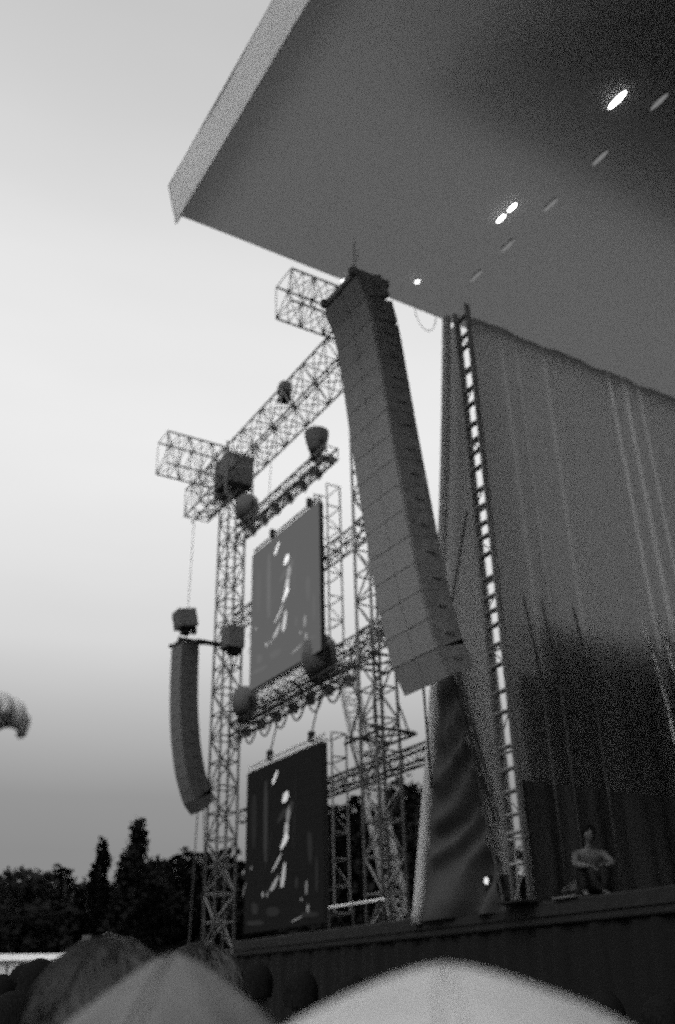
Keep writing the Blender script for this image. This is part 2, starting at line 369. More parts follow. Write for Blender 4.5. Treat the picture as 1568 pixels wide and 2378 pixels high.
# motor hung on the far chain and its steadying arm
mo = thing('chain_motor', 'dark hoist motor on the chain just above the far line array', 'hoist', (8.72, 22.1, 10.55))
bevel(MB().box((0, 0, 0), (.52, .5, .5), Matrix.Rotation(R_(-12), 3, 'Y')).build('body', M_side, mo), .03)
MB().box((.02, 0, -.32), (.22, .2, .2)).box((.27, 0, -.28), (.12, .12, .16)).build('hook', M_black, mo)
ar = thing('steady_arm', 'dark box and arm tying the far line array to the left tower', 'bracket', (9.9, 21.6, 10.05))
bevel(MB().box((0, 0, 0), (.5, .5, .62)).build('clamp_box', M_side, ar), .03)
MB().box((-.5, .3, -.12), (.8, .1, .1)).build('arm', M_black, ar)
MB().box((.05, 0, -.36), (.3, .3, .14)).build('foot', M_black, ar)

# ------------------------------------------------------------------ screen rig
RX = 10.0; TG = 'lattice towers of the screen rig'
LT = (RX, 22.1, 0); RT = (RX, 14.9, 0)
truss('lattice_tower', 'left lattice tower of the screen rig, beside the far line array', 'tower', LT, (RX, 22.1, 15.0), (1, 0, 0), .52, .62, 24, .035, .022, M_truss, TG)
truss('lattice_tower', 'right lattice tower of the screen rig, partly behind the near array', 'tower', RT, (RX, 14.9, 15.0), (1, 0, 0), .52, .56, 24, .033, .02, M_truss, TG)
truss('top_beam', 'long lattice top beam joining both screen towers', 'beam', (RX, 14.2, 15.6), (RX, 24.9, 15.6), (1, 0, 0), .8, .95, 18, .03, .017, M_truss)
truss('outrigger_arm', 'lattice outrigger arm sticking out beside the roof edge, above the near array', 'truss', (9.55, 15.1, 16.2), (7.95, 15.1, 16.2), (0, 1, 0), .75, .95, 5, .028, .014, M_truss, 'outrigger arms')
truss('outrigger_arm', 'lattice outrigger arm at the far corner holding the far line array', 'truss', (9.55, 22.3, 15.6), (7.8, 22.3, 15.6), (0, 1, 0), .75, 1.05, 5, .028, .014, M_truss, 'outrigger arms')
hb = thing('rigging_block', 'dark sleeve block where the top beam meets the left tower', 'rigging block', (RX, 22.1, 15.3))
bevel(MB().box((0, 0, .05), (.86, .95, 1.0)).build('block', M_side, hb), .03)
mb = MB()
for s in (-1, 1):
    for t in (-1, 1): mb.tube((s * .42, t * .4, -.9), (s * .42, t * .4, .9), .035, 6)
mb.tube((.42, .4, -.7), (-.42, -.4, -.7), .03).tube((-.42, .4, -.55), (.42, -.4, -.55), .03).box((0, .6, -.3), (.5, .3, .35))
mb.build('sleeve_frame', M_truss, hb)
mb = MB(); pp = thing('loose_stub', 'short lattice stub hanging under the beam end left of the tower', 'truss', (RX, 24.2, 14.75))
for k, (y, z) in enumerate(((0, 0), (.25, .3), (-.6, .2), (-1.1, .1))): mb.tube((-.3, y, z), (.3, y - .3, z + .15), .025)
mb.tube((-.3, .3, .0), (-.3, -1.4, .05), .03).tube((.3, .3, .3), (.3, -1.4, .35), .03); mb.build('frame', M_truss, pp)
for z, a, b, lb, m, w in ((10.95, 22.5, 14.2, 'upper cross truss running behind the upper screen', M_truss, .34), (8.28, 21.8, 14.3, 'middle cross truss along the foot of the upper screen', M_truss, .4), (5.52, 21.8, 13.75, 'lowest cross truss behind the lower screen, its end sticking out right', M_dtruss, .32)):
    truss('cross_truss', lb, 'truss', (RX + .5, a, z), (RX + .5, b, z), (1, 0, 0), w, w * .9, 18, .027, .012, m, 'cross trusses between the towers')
# slim ladders behind the screens
for z0, z1, lb in ((8.2, 12.1, 'thin upright frame behind the right edge of the upper screen'), (2.9, 6.3, 'thin upright frame behind the right edge of the lower screen')):
    t = thing('screen_frame', lb, 'frame', (RX, 16.5, z0), 0, 'upright frames behind the screens'); mb = MB(); h = z1 - z0
    for y in (-.28, .3): MB().tube((.05, y, 0), (.05, y, h), .022).build('post', M_truss, t); MB().tube((-.3, y, 0), (-.3, y, h), .018).build('post', M_truss, t); mb = MB(); n = 7
    for k in range(n + 1):
        z = h * k / n; mb.tube((.05, -.28, z), (.05, .3, z), .016).tube((-.3, -.28, z), (.05, -.28, z), .016).tube((-.3, .3, z), (.05, .3, z), .014)
        if k < n and k % 2: mb.tube((.05, -.28, z), (.05, .3, z + h / n), .012)
    mb.build('bracing', M_truss, t)

# screens -----------------------------------------------------------
PIC = [  # shapes of the projected picture: (brightness, [(y, z)...]) measured on the lower screen
 (1.0, [(18.31, 5.93), (18.42, 5.93), (18.62, 5.72), (18.6, 5.66), (18.5, 5.68), (18.42, 5.78)]),
 (1.0, [(17.84, 5.40), (17.98, 5.42), (18.07, 5.36), (18.14, 5.19), (18.0, 5.19), (17.85, 5.24)]),
 (.28, [(17.72, 5.08), (17.86, 5.1), (17.98, 4.86), (17.86, 4.72), (17.76, 4.9)]),
 (.5, [(17.82, 4.76), (17.98, 4.8), (18.04, 4.6), (18.0, 4.52), (17.86, 4.5)]),
 (.9, [(17.82, 4.5), (17.98, 4.6), (18.04, 4.5), (18.22, 4.26), (18.14, 4.26), (17.9, 4.38)]),
 (.55, [(18.1, 4.2), (18.19, 4.18), (18.6, 3.87), (18.56, 3.86), (18.3, 4.0)]),
 (.6, [(17.93, 4.0), (18.05, 3.98), (18.2, 3.55), (18.1, 3.5), (18.0, 3.6)]),
 (.42, [(18.22, 3.78), (18.33, 3.76), (18.68, 3.52), (18.6, 3.48), (18.4, 3.56)]),
 (.35, [(18.95, 3.52), (19.05, 3.5), (19.0, 3.4), (18.9, 3.42)]), (.3, [(18.74, 3.5), (18.8, 3.5), (18.8, 3.4), (18.72, 3.4)]),
 (.3, [(19.88, 4.08), (19.98, 4.04), (20.0, 3.95), (19.92, 3.95)]), (.22, [(19.5, 4.1), (19.6, 4.08), (19.58, 4.0), (19.5, 4.02)]),
 (.2, [(19.76, 3.8), (19.84, 3.76), (19.99, 3.5), (19.92, 3.5)]),
 (.22, [(17.02, 3.55), (17.12, 3.55), (17.14, 3.3), (17.05, 3.3)]), (.25, [(17.26, 3.26), (17.33, 3.26), (17.31, 3.18), (17.24, 3.2)]),
 (.28, [(16.98, 3.12), (17.08, 3.12), (17.07, 2.9), (17.0, 2.9)]), (.28, [(17.0, 2.95), (17.1, 2.95), (17.7, 2.87), (17.68, 2.83)]),
 (0.027, [(17.9, 5.1), (18.1, 5.05), (18.35, 4.85), (18.3, 4.8), (18.0, 4.9)]), (0.036, [(17.6, 5.15), (17.75, 5.2), (17.8, 5.0), (17.66, 4.95)]), (0.022, [(17.5, 5.7), (17.52, 5.7), (17.62, 4.2), (17.58, 4.2)]),
 (0.016, [(16.8, 4.4), (17.05, 4.5), (17.0, 3.9), (16.85, 3.8)]), (0.021, [(19.2, 3.3), (19.5, 3.35), (19.45, 3.1), (19.15, 3.1)]), (0.016, [(18.2, 3.15), (18.8, 3.2), (18.75, 3.0), (18.2, 3.0)]), (0.022, [(17.4, 3.6), (17.5, 3.7), (17.55, 3.5), (17.45, 3.4)]), (0.018, [(16.6, 3.9), (16.7, 4.0), (16.72, 3.3), (16.62, 3.3)]),
 (0.011, [(19.3, 5.6), (19.6, 5.6), (19.55, 4.5), (19.3, 4.4)]), (0.013, [(18.5, 4.7), (18.56, 4.7), (18.9, 3.9), (18.86, 3.88)]), (0.016, [(16.6, 2.95), (17.3, 3.0), (17.3, 2.9), (16.6, 2.86)]), (0.021, [(18.9, 2.95), (19.7, 3.0), (19.7, 2.9), (18.9, 2.86)]),
 (.035, [(18.78, 5.8), (18.98, 5.8), (18.95, 4.1), (18.76, 4.1)]),
]
def screen(label, z0, z1, dz, panel, gain, base):
    t = thing('video_screen', label, 'screen', (9.6, 18.14, z0), 0, 'video screens'); y0, y1 = 16.41, 19.87; h = z1 - z0
    bevel(MB().box((.06, 0, h / 2), (.11, y1 - y0, h)).build('cabinet', M_black, t), .01)
    mb = MB(); ny, nz = 7, 7; dy = (y1 - y0) / ny; dzz = h / nz
    for a in range(ny):
        for b in range(nz): mb.box((-.005, y0 - 18.14 + dy * (a + .5), dzz * (b + .5)), (.01, dy - .004, dzz - .004))
    p = mb.build('display', panel, t)
    cache = {}
    order = sorted(set(g for g, _ in PIC)); mats = [glow('picture_glow', base + gain * g) for g in order]
    mb = MB(); idx = []
    for n_, (g, poly) in enumerate(PIC):
        pts = [Vector((-.014 - .0004 * n_, y - 18.14, z + dz - z0)) for y, z in poly]
        c = sum(pts, Vector()) / len(pts)
        sm = []
        for a, b in zip(pts, pts[1:] + pts[:1]): sm += [a * .75 + b * .25, a * .25 + b * .75]
        k = len(mb.v); mb.add(sm, [tuple(range(len(sm)))]); idx.append(order.index(g))
    im = mb.build('moving_image', mats, p)
    for f, i in zip(im.data.polygons, idx): f.material_index = i
    MB().tube((.05, y0 - 18.14, h + .16), (.05, y1 - 18.14, h + .16), .03).tube((.05, y0 - 18.14, h + .05), (.05, y1 - 18.14, h + .05), .03).build('header_bar', M_fascia if dz == 0 else M_truss, t)
    for y in (16.95, 18.85): MB().box((.05, y - 18.14, h + .22), (.12, .1, .22)).build('hanging_bracket', M_black, t)
    return t
screen('upper video screen showing a pale standing figure, hung between the towers', 8.1, 11.7, 5.55, M_panel_hi, .55, .066)
screen('lower video screen with the same figure, darker, hung near the stage wing', 2.75, 6.14, 0, M_panel_lo, .36, .003)

# lamp trusses -------------------------------------------------------
def lamp(x, y, z, k, label, size=.55, tilt=0):
    t = thing('moving_light', label, 'stage light', (x, y, z), 0, 'stage lights standing on the rig')
    bevel(MB().box((0, 0, .05), (.3, .34, .1)).build('base', M_black, t), .02)
    mb = MB()
    for s in (-1, 1): mb.box((0, s * size * .42, .1 + size * .3), (.08, .035, size * .6))
    mb.box((0, 0, .12), (.08, size * .84, .05)); mb.build('yoke', M_black, t)
    rot = Matrix.Rotation(tilt, 3, 'X'); rings = []
    prof = ((-.32, .22), (-.2, .33), (.1, .42), (.42, .48), (.62, .5)) if k == 0 else ((-.42, .2), (-.3, .36), (0, .42), (.35, .38), (.5, .24))
    for h, r in prof: rings.append([rot @ Vector((math.cos(a) * r * size, math.sin(a) * r * size, h * size)) + Vector((0, 0, .15 + size * .42)) for a in [2 * math.pi * q / 14 for q in range(14)]])
    MB().sweep(rings).build('head', M_side, t, k == 1)
    return t
def lamp_truss(z, ya, yb, label, m, loops):
    t = truss('lamp_truss', label, 'truss', (RX - .1, ya, z), (RX - .1, yb, z), (1, 0, 0), .34, .3, 12, .03, .014, m, 'lamp trusses with drooping cables')
    mb = MB(); n = loops; L = yb - ya
    for k in range(n):
        a = L * k / n + .05; b = L * (k + 1) / n
        pts = [(-.12, a + (b - a) * q / 8, -.15 - .42 * math.sin(math.pi * min(1, q / 8 * 1.0)) * (1.0)) for q in range(9)]
        mb.path(pts, .024, 5)
    mb.build('drooping_cable', m, t)
    for k in range(n): MB().box((0, L * (k + .97) / n, -.2), (.16, .1, .2)).build('clamp', M_side, t)
    return t
lamp_truss(13.05, 21.2, 16.3, 'upper lamp truss with scalloped cables above the upper screen', M_truss, 7)
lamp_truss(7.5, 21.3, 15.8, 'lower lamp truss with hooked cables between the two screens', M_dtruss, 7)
lamp(RX - .1, 20.9, 13.15, 1, 'rounded stage light at the left end of the upper lamp truss', .8)
lamp(RX - .1, 17.0, 13.2, 0, 'flared stage light at the right end of the upper lamp truss', .62)
lamp(RX - .1, 20.75, 7.6, 1, 'rounded stage light at the left end of the lower lamp truss', .78)
lamp(RX - .1, 17.0, 7.6, 1, 'bulky stage light at the right end of the lower lamp truss', .95)
lamp(RX, 18.9, 16.1, 1, 'single small stage light perched on top of the top beam', .5, R_(30))
mb = MB()
sus = thing('suspension_cables', 'four thin hanging steel cables holding the lower screen and lamp truss', 'cables', (RX, 18, 6.3))
for y in (16.95, 18.85): MB().tube((-.35, y - 18, .1), (-.1, y - 18, 1.1), .018).build('cable', M_dtruss, sus)
for y in (17.3, 19.6): MB().tube((-.1, y - 18, 6.8), (0, y - 18, 8.8), .008).build('cable', M_truss, sus)
# clutter on the right tower
for z, w in ((7.35, .95), (5.9, .9)):
    t = thing('tower_platform', ('upper' if z > 7 else 'lower') + ' bracing platform clamped round the right tower', 'platform', (RX, 14.9, z), 0, 'bracing platforms')
    mb = MB()
    for s in (-1, 1): mb.tube((s * .4, -w / 2 - .2, 0), (s * .4, w / 2 + .2, 0), .03).tube((-.5, s * w / 2, .08), (.5, s * w / 2, .08), .03).tube((s * .4, -w / 2, .05), (-s * .4, w / 2, .05), .022).tube((s * .4, -w / 2, 0), (s * .28, -.26, .7), .022).tube((s * .4, w / 2, 0), (s * .28, .26, .7), .022).tube((s * .4, w / 2, 0), (s * .28, .26, -.7), .022)
    mb.build('frame', M_dtruss, t)
lo = MB().path([Vector((6.95, 8.75, 10.75)) + Vector((-.12 + .2 * (1 - math.cos(a)), 0, -.4 * math.sin(a))) for a in [math.pi * q / 14 for q in range(15)]], .006, 6).build('slack_cable', M_rope, None, True)
tag(lo, 'short slack loop of cable under the roof edge beside the array top', 'cable')
# distant crane mast between the towers
ca, cb = bearing(868, 1900, 40), bearing(800, 1545, 40)
ca = ca + (ca - cb) * 1.6; ca.z = max(ca.z, 0)
truss('crane_mast', 'faint distant lattice crane mast leaning behind the right tower', 'crane', ca, cb, (1, -.5, 0), .75, .75, 26, .05, .028, mat('pale_crane', .3))
# pale rail on the wing
rl = thing('wing_rail', 'pale low rail on the stage wing beyond the sail', 'rail', (9.1, 14.4, 2.42))
MB().tube((0, 1.0, .5), (.05, -.7, .5), .022).build('top_rail', M_canvas, rl)
for y in (-.6, .2, 1.0): MB().tube((0, y, 0), (0, y, .5), .02).build('post', M_dtruss, rl)

# stage equipment ----------------------------------------------------
fl = thing('floor_spotlight', 'dark floor spotlight with small lit lens at the foot of the sail', 'stage light', (7.75, 9.02, ST))
bevel(MB().box((0, 0, .2), (.3, .46, .28)).build('body', M_black, fl), .03)
MB().box((0, 0, .03), (.3, .4, .05)).tube((0, -.25, .03), (0, -.25, .25), .015).tube((0, .25, .03), (0, .25, .25), .015).build('stand', M_black, fl)
MB().sweep([[(-.15 - d, .12 + math.cos(a) * r, .3 + math.sin(a) * r) for a in [2 * math.pi * q / 14 for q in range(14)]] for d, r in ((0, .075), (.04, .08))]).build('barrel', M_black, fl)
MB().sweep([[(-.195 - d, .12 + math.cos(a) * r, .3 + math.sin(a) * r) for a in [2 * math.pi * q / 14 for q in range(14)]] for d, r in ((0, .042), (.012, .03))]).build('lens', glow('floor_lens', .55), fl)
def wedge(x, y, label):
    t = thing('monitor_wedge', label, 'monitor speaker', (x, y, ST), 0)
    MB().add([(-.2, -.3, 0), (.2, -.3, 0), (.12, -.3, .3), (-.2, -.3, .12), (-.2, .3, 0), (.2, .3, 0), (.12, .3, .3), (-.2, .3, .12)], [(0, 1, 2, 3), (7, 6, 5, 4), (0, 4, 5, 1), (1, 5, 6, 2), (3, 2, 6, 7), (0, 3, 7, 4)]).build('cabinet', M_black, t)
    MB().add([(.1, -.26, .305), (-.18, -.26, .14), (-.18, .26, .14), (.1, .26, .305)], [(0, 1, 2, 3)]).build('grille', M_side, t)
wedge(8.3, 8.3, 'black monitor wedge just right of the slim column')
tape = MB().box((7.56, 7.85, ST + .012), (.1, .34, .02)).build('cloth_strip', M_mid); tag(tape, 'small pale cloth left lying on the stage lip', 'cloth')

# ------------------------------------------------------------------ marquee and trees
ma, mb_ = bearing(-260, 2228, 55), bearing(178, 2218, 55)
d = (mb_ - ma); d.z = 0; Lm = d.length; d.normalize(); nrm = Vector((-d.y, d.x, 0))
mq = thing('marquee', 'long white marquee at the field edge under the trees, far left', 'tent', (ma.x, ma.y, 0))
def mp_(t, o, z): return d * t + nrm * o + Vector((0, 0, z))
HT = 3.75
mb = MB(); k = 8
for i in range(k):
    a, b = Lm * i / k + .04, Lm * (i + 1) / k - .04
    mb.add([mp_(a, 0, .05), mp_(b, 0, .05), mp_(b, 0, HT - .3), mp_(a, 0, HT - .3)], [(0, 1, 2, 3)])
mb.add([mp_(0, 6, .05), mp_(0, 0, .05), mp_(0, 0, HT - .3), mp_(0, 6, HT - .3)], [(0, 1, 2, 3)]).add([mp_(Lm, 6, .05), mp_(Lm, 0, .05), mp_(Lm, 0, HT - .3), mp_(Lm, 6, HT - .3)], [(0, 1, 2, 3)])
mb.build('wall', M_canvas, mq)
MB().add([mp_(-.2, -.25, HT - .32), mp_(Lm + .2, -.25, HT - .32), mp_(Lm + .2, 3, HT + .1), mp_(-.2, 3, HT + .1), mp_(-.2, 6.2, HT - .32), mp_(Lm + .2, 6.2, HT - .32)], [(0, 1, 2, 3), (3, 2, 5, 4), (0, 3, 4), (1, 5, 2)]).build('roof', M_canvas, mq)
for i in range(k + 1): MB().tube(mp_(Lm * i / k, -.03, 0), mp_(Lm * i / k, -.03, HT - .3), .05).build('pole', M_truss, mq)

def leaves(blobs, n, size, seed):
    rnd = random.Random(seed); mb = MB(); tot = sum(b[3] * b[4] * b[5] for b in blobs)
    for (bx, by, bz, rx, ry, rz) in blobs:
        m = int(n * rx * ry * rz / tot)
        for _ in range(m):
            v = Vector((rnd.gauss(0, 1), rnd.gauss(0, 1), rnd.gauss(0, 1))).normalized() * (rnd.random() ** .38)
            ns = 1 + .35 * noise.noise(v * 2.2 + Vector((bx, by, bz)))
            p = Vector((bx + v.x * rx * ns, by + v.y * ry * ns, bz + v.z * rz * ns))
            a = Vector((rnd.gauss(0, 1), rnd.gauss(0, 1), rnd.gauss(0, .7))).normalized(); b = a.orthogonal().normalized(); s = size * rnd.uniform(.6, 1.4)
            mb.add([p - a * s, p - b * s * .6, p + a * s, p + b * s * .6], [(0, 1, 2, 3)])
    return mb
def tree_proto(kind, seed):
    rnd = random.Random(seed); H = 10.0
    root = thing('tree', '', 'tree')
    tb = MB()
    if kind == 'poplar':
        tb.tube((0, 0, 0), (0, 0, 4), .22, 8, .16).tube((0, 0, 4), (.05, 0, 9), .16, 8, .03)
        for k in range(10): a = k * 2.4; tb.tube((0, 0, 1.6 + k * .7), (math.cos(a) * .8, math.sin(a) * .8, 3.1 + k * .7), .05, 5, .015)
        bl = [(rnd.uniform(-.22, .22), rnd.uniform(-.22, .22), 1.8 + k * .72, .95 - .6 * (k / 11) ** 2.2 + rnd.uniform(-.1, .12), .95 - .6 * (k / 11) ** 2.2, .8) for k in range(12)]
        cr_ = leaves(bl, 9000, .14, seed)
    else:
        tb.tube((0, 0, 0), (0, 0, 2.4), .38, 8, .28)
        for k in range(7):
            a = k * .9 + rnd.random() * .5; q = (math.cos(a) * rnd.uniform(1.2, 2.6), math.sin(a) * rnd.uniform(1.2, 2.6), rnd.uniform(5.0, 8.5))
            tb.tube((0, 0, 2.0 + k * .1), q, .17, 6, .05)
            for _ in range(3): tb.tube(Vector(q) * .7, Vector(q) + Vector((rnd.uniform(-1, 1), rnd.uniform(-1, 1), rnd.uniform(.2, 1.2))), .06, 5, .015)
        bl = [(0, 0, 5.4, 3.2, 3.2, 3.2), (0, 0, 2.8, 3.3, 3.3, 2.4)]
        for k in range(17):
            a = k * 2.4; rr = rnd.uniform(1.3, 3.1); zz = rnd.uniform(3.0, 9.3) - rr * .5
            bl.append((math.cos(a) * rr, math.sin(a) * rr, zz, rnd.uniform(.9, 1.6), rnd.uniform(.9, 1.6), rnd.uniform(.8, 1.3)))
        bl.append((.3, 0, 8.8, 1.1, 1.1, 1.1))
        cr_ = leaves(bl, 15000, .21, seed)
    tb.build('trunk', M_bark, root); cr_.build('crown', M_leaf, root)
    return root
protos = {}
TR = [(-60, 2022, 66, 1.25, 'a', 'broad tree at the extreme left edge behind the marquee'), (50, 2010, 64, 1.15, 'b', 'rounded tree behind the left end of the marquee'), (150, 2010, 66, 1.1, 'a', 'rounded tree just left of the two poplars'),
      (243, 1948, 63, 1.0, 'p', 'shorter of the two poplars, left one'), (314, 1902, 62, 1.25, 'p', 'taller of the two poplars, right one'), (275, 2030, 67, 1.1, 'b', 'low tree behind the two poplars'),
      (365, 1985, 64, .95, 'b', 'small ragged tree right of the taller poplar'), (440, 1972, 62, 1.05, 'a', 'tree below the foot of the far line array'), (525, 1966, 61, 1.1, 'b', 'tree behind the foot of the left tower'),
      (610, 1966, 60, 1.1, 'a', 'tree mostly hidden by the left half of the lower screen'), (700, 1930, 60, 1.05, 'b', 'tree mostly hidden by the right half of the lower screen'),
      (775, 1872, 58, .95, 'a', 'dark tree immediately right of the lower screen'), (850, 1838, 57, 1.0, 'b', 'tall dark tree behind the right tower foot'), (930, 1800, 56, 1.0, 'a', 'tallest dark tree just left of the pale sail edge'), (1010, 1800, 57, 1.0, 'b', 'tall tree half hidden behind the sail')]
for k, (px, py, dd, ws, kd, lb) in enumerate(TR):
    top = bearing(px, py, dd)
    if kd not in protos: t = protos[kd] = tree_proto({'p': 'poplar'}.get(kd, 'round'), {'a': 3, 'b': 8, 'p': 5}[kd])
    else: t = copy_tree(protos[kd])
    t.name = 'poplar_tree' if kd == 'p' else 'broadleaf_tree'
    hz = top.z / (10.35 if kd == 'p' else 9.9)
    t.location = (top.x, top.y, -.02); t.scale = (ws * (1.05 if kd != 'p' else 1.1), ws * 1.05, hz); t.rotation_euler = (0, 0, k * 1.3)
    tag(t, lb, 'tree', 'poplars on the field edge' if kd == 'p' else 'broadleaf trees on the field edge')
bl = []
for k in range(40):
    p = bearing(-500 + k * 44, 2300, 74 + 3 * math.sin(k * 3.1)); bl.append((p.x, p.y, 2.6, 3.2, 3.2, 5.2 + .8 * math.sin(k * 1.9)))
tag(leaves(bl, 60000, .32, 4).build('distant_wood', M_leaf), 'dark mass of undergrowth and woodland behind the field edge trees', 'woodland', None, 'stuff')

# ------------------------------------------------------------------ people
def skin_mesh(name, chains, m, sub=1):
    """chains: (parent key, [(key, pos, radius)...]); one continuous skinned surface"""
    vs, es, rs, key = [], [], [], {}
    for par, nodes in chains:
        prev = key.get(par)
        for kname, p, r in nodes:
            vs.append(tuple(p)); rs.append(r); key[kname] = len(vs) - 1
            if prev is not None: es.append((prev, key[kname]))
            prev = key[kname]
    me = bpy.data.meshes.new('tmp'); me.from_pydata(vs, es, []); o = bpy.data.objects.new('tmp', me); col.objects.link(o)
    sm = o.modifiers.new('skin', 'SKIN'); sm.use_smooth_shade = True; sm.branch_smoothing = .6
    for i, sv in enumerate(me.skin_vertices[0].data):
        r = rs[i]; sv.radius = r if isinstance(r, tuple) else (r, r); sv.use_root = (i == 0)
    sb = o.modifiers.new('sub', 'SUBSURF'); sb.levels = sub; sb.render_levels = sub
    dg = bpy.context.evaluated_depsgraph_get(); dg.update()
    out = bpy.data.meshes.new_from_object(o.evaluated_get(dg)); out.name = name
    bpy.data.objects.remove(o); out.materials.clear(); out.materials.append(m)
    out.polygons.foreach_set('use_smooth', [True] * len(out.polygons)); return out
def mobj(name, me, parent): o = bpy.data.objects.new(name, me); col.objects.link(o); o.parent = parent; return o
def hand_chains(tag_, wrist, fwd, side, curl, s=1.0):
    """palm then five separate fingers; curl bends them about 'side' towards -normal"""
    fwd = Vector(fwd).normalized(); side = (Vector(side) - fwd * Vector(side).dot(fwd)).normalized(); nrm = side.cross(fwd)
    W_ = Vector(wrist); ch = [(tag_ + 'wrist', [(tag_ + 'palm', W_ + fwd * .045 * s, (.03 * s, .017 * s)), (tag_ + 'knuck', W_ + fwd * .082 * s, (.036 * s, .014 * s))])]
    for k, (o, L) in enumerate(((.031, .068), (.011, .078), (-.011, .072), (-.031, .056))):
        p = W_ + fwd * .085 * s + side * o * s; a = .15; pts = []
        for q, fr in enumerate((.45, .3, .25)):
            a += curl * (.7 + .25 * q) + .04 * k; dr = fwd * math.cos(a) - nrm * math.sin(a) + side * o * 1.2; p = p + dr.normalized() * L * fr * s; pts.append(('%sf%d%d' % (tag_, k, q), p.copy(), (.0088 - .001 * q) * s))
        ch.append((tag_ + 'knuck', pts))
    p = W_ + fwd * .03 * s + side * .034 * s; pts = [(tag_ + 't0', p.copy(), .011 * s)]
    dr = (fwd * .7 + side * .75 - nrm * .25).normalized(); p = p + dr * .03 * s; pts.append((tag_ + 't1', p.copy(), .0098 * s))
    dr = (fwd * .9 + side * .3 - nrm * .4).normalized(); p = p + dr * .026 * s; pts.append((tag_ + 't2', p.copy(), .0082 * s))
    ch.append((tag_ + 'palm', pts)); return ch
def pose(kind, raise_to=None):
    J = dict(pelvis=(0, 0, .95), waist=(0, 0, 1.1), chest=(0, .0, 1.3), neck=(0, -.01, 1.47))
    for s, n in ((-1, 'L'), (1, 'R')):
        J['hip' + n] = (s * .1, 0, .88); J['knee' + n] = (s * .11, .02, .5); J['ank' + n] = (s * .12, -.03, .09); J['toe' + n] = (s * .14, .14, .035)
        J['sho' + n] = (s * .18, -.01, 1.41); J['elb' + n] = (s * .24, -.03, 1.13); J['wri' + n] = (s * .23, .08, .9)
    if kind in ('raised', 'phone'): J['elbR'] = (.31, .12, 1.52); J['wriR'] = (.27, .2, 1.76)
    if kind == 'reach': J['elbR'] = (.41, .06, 1.48); J['wriR'] = (.40, .14, 1.72)
    if kind == 'crouch':
        J.update(pelvis=(0, -.1, .24), waist=(0, -.05, .36), chest=(0, .06, .52), neck=(0, .14, .64))
        for s, n in ((-1, 'L'), (1, 'R')):
            J['hip' + n] = (s * .1, -.1, .22); J['knee' + n] = (s * .16, .28, .45); J['ank' + n] = (s * .13, .12, .09); J['toe' + n] = (s * .15, .28, .035)
            J['sho' + n] = (s * .18, .09, .58); J['elb' + n] = (s * .25, .26, .42); J['wri' + n] = (s * .12, .42, .38)
    return {k: Vector(v) for k, v in J.items()}
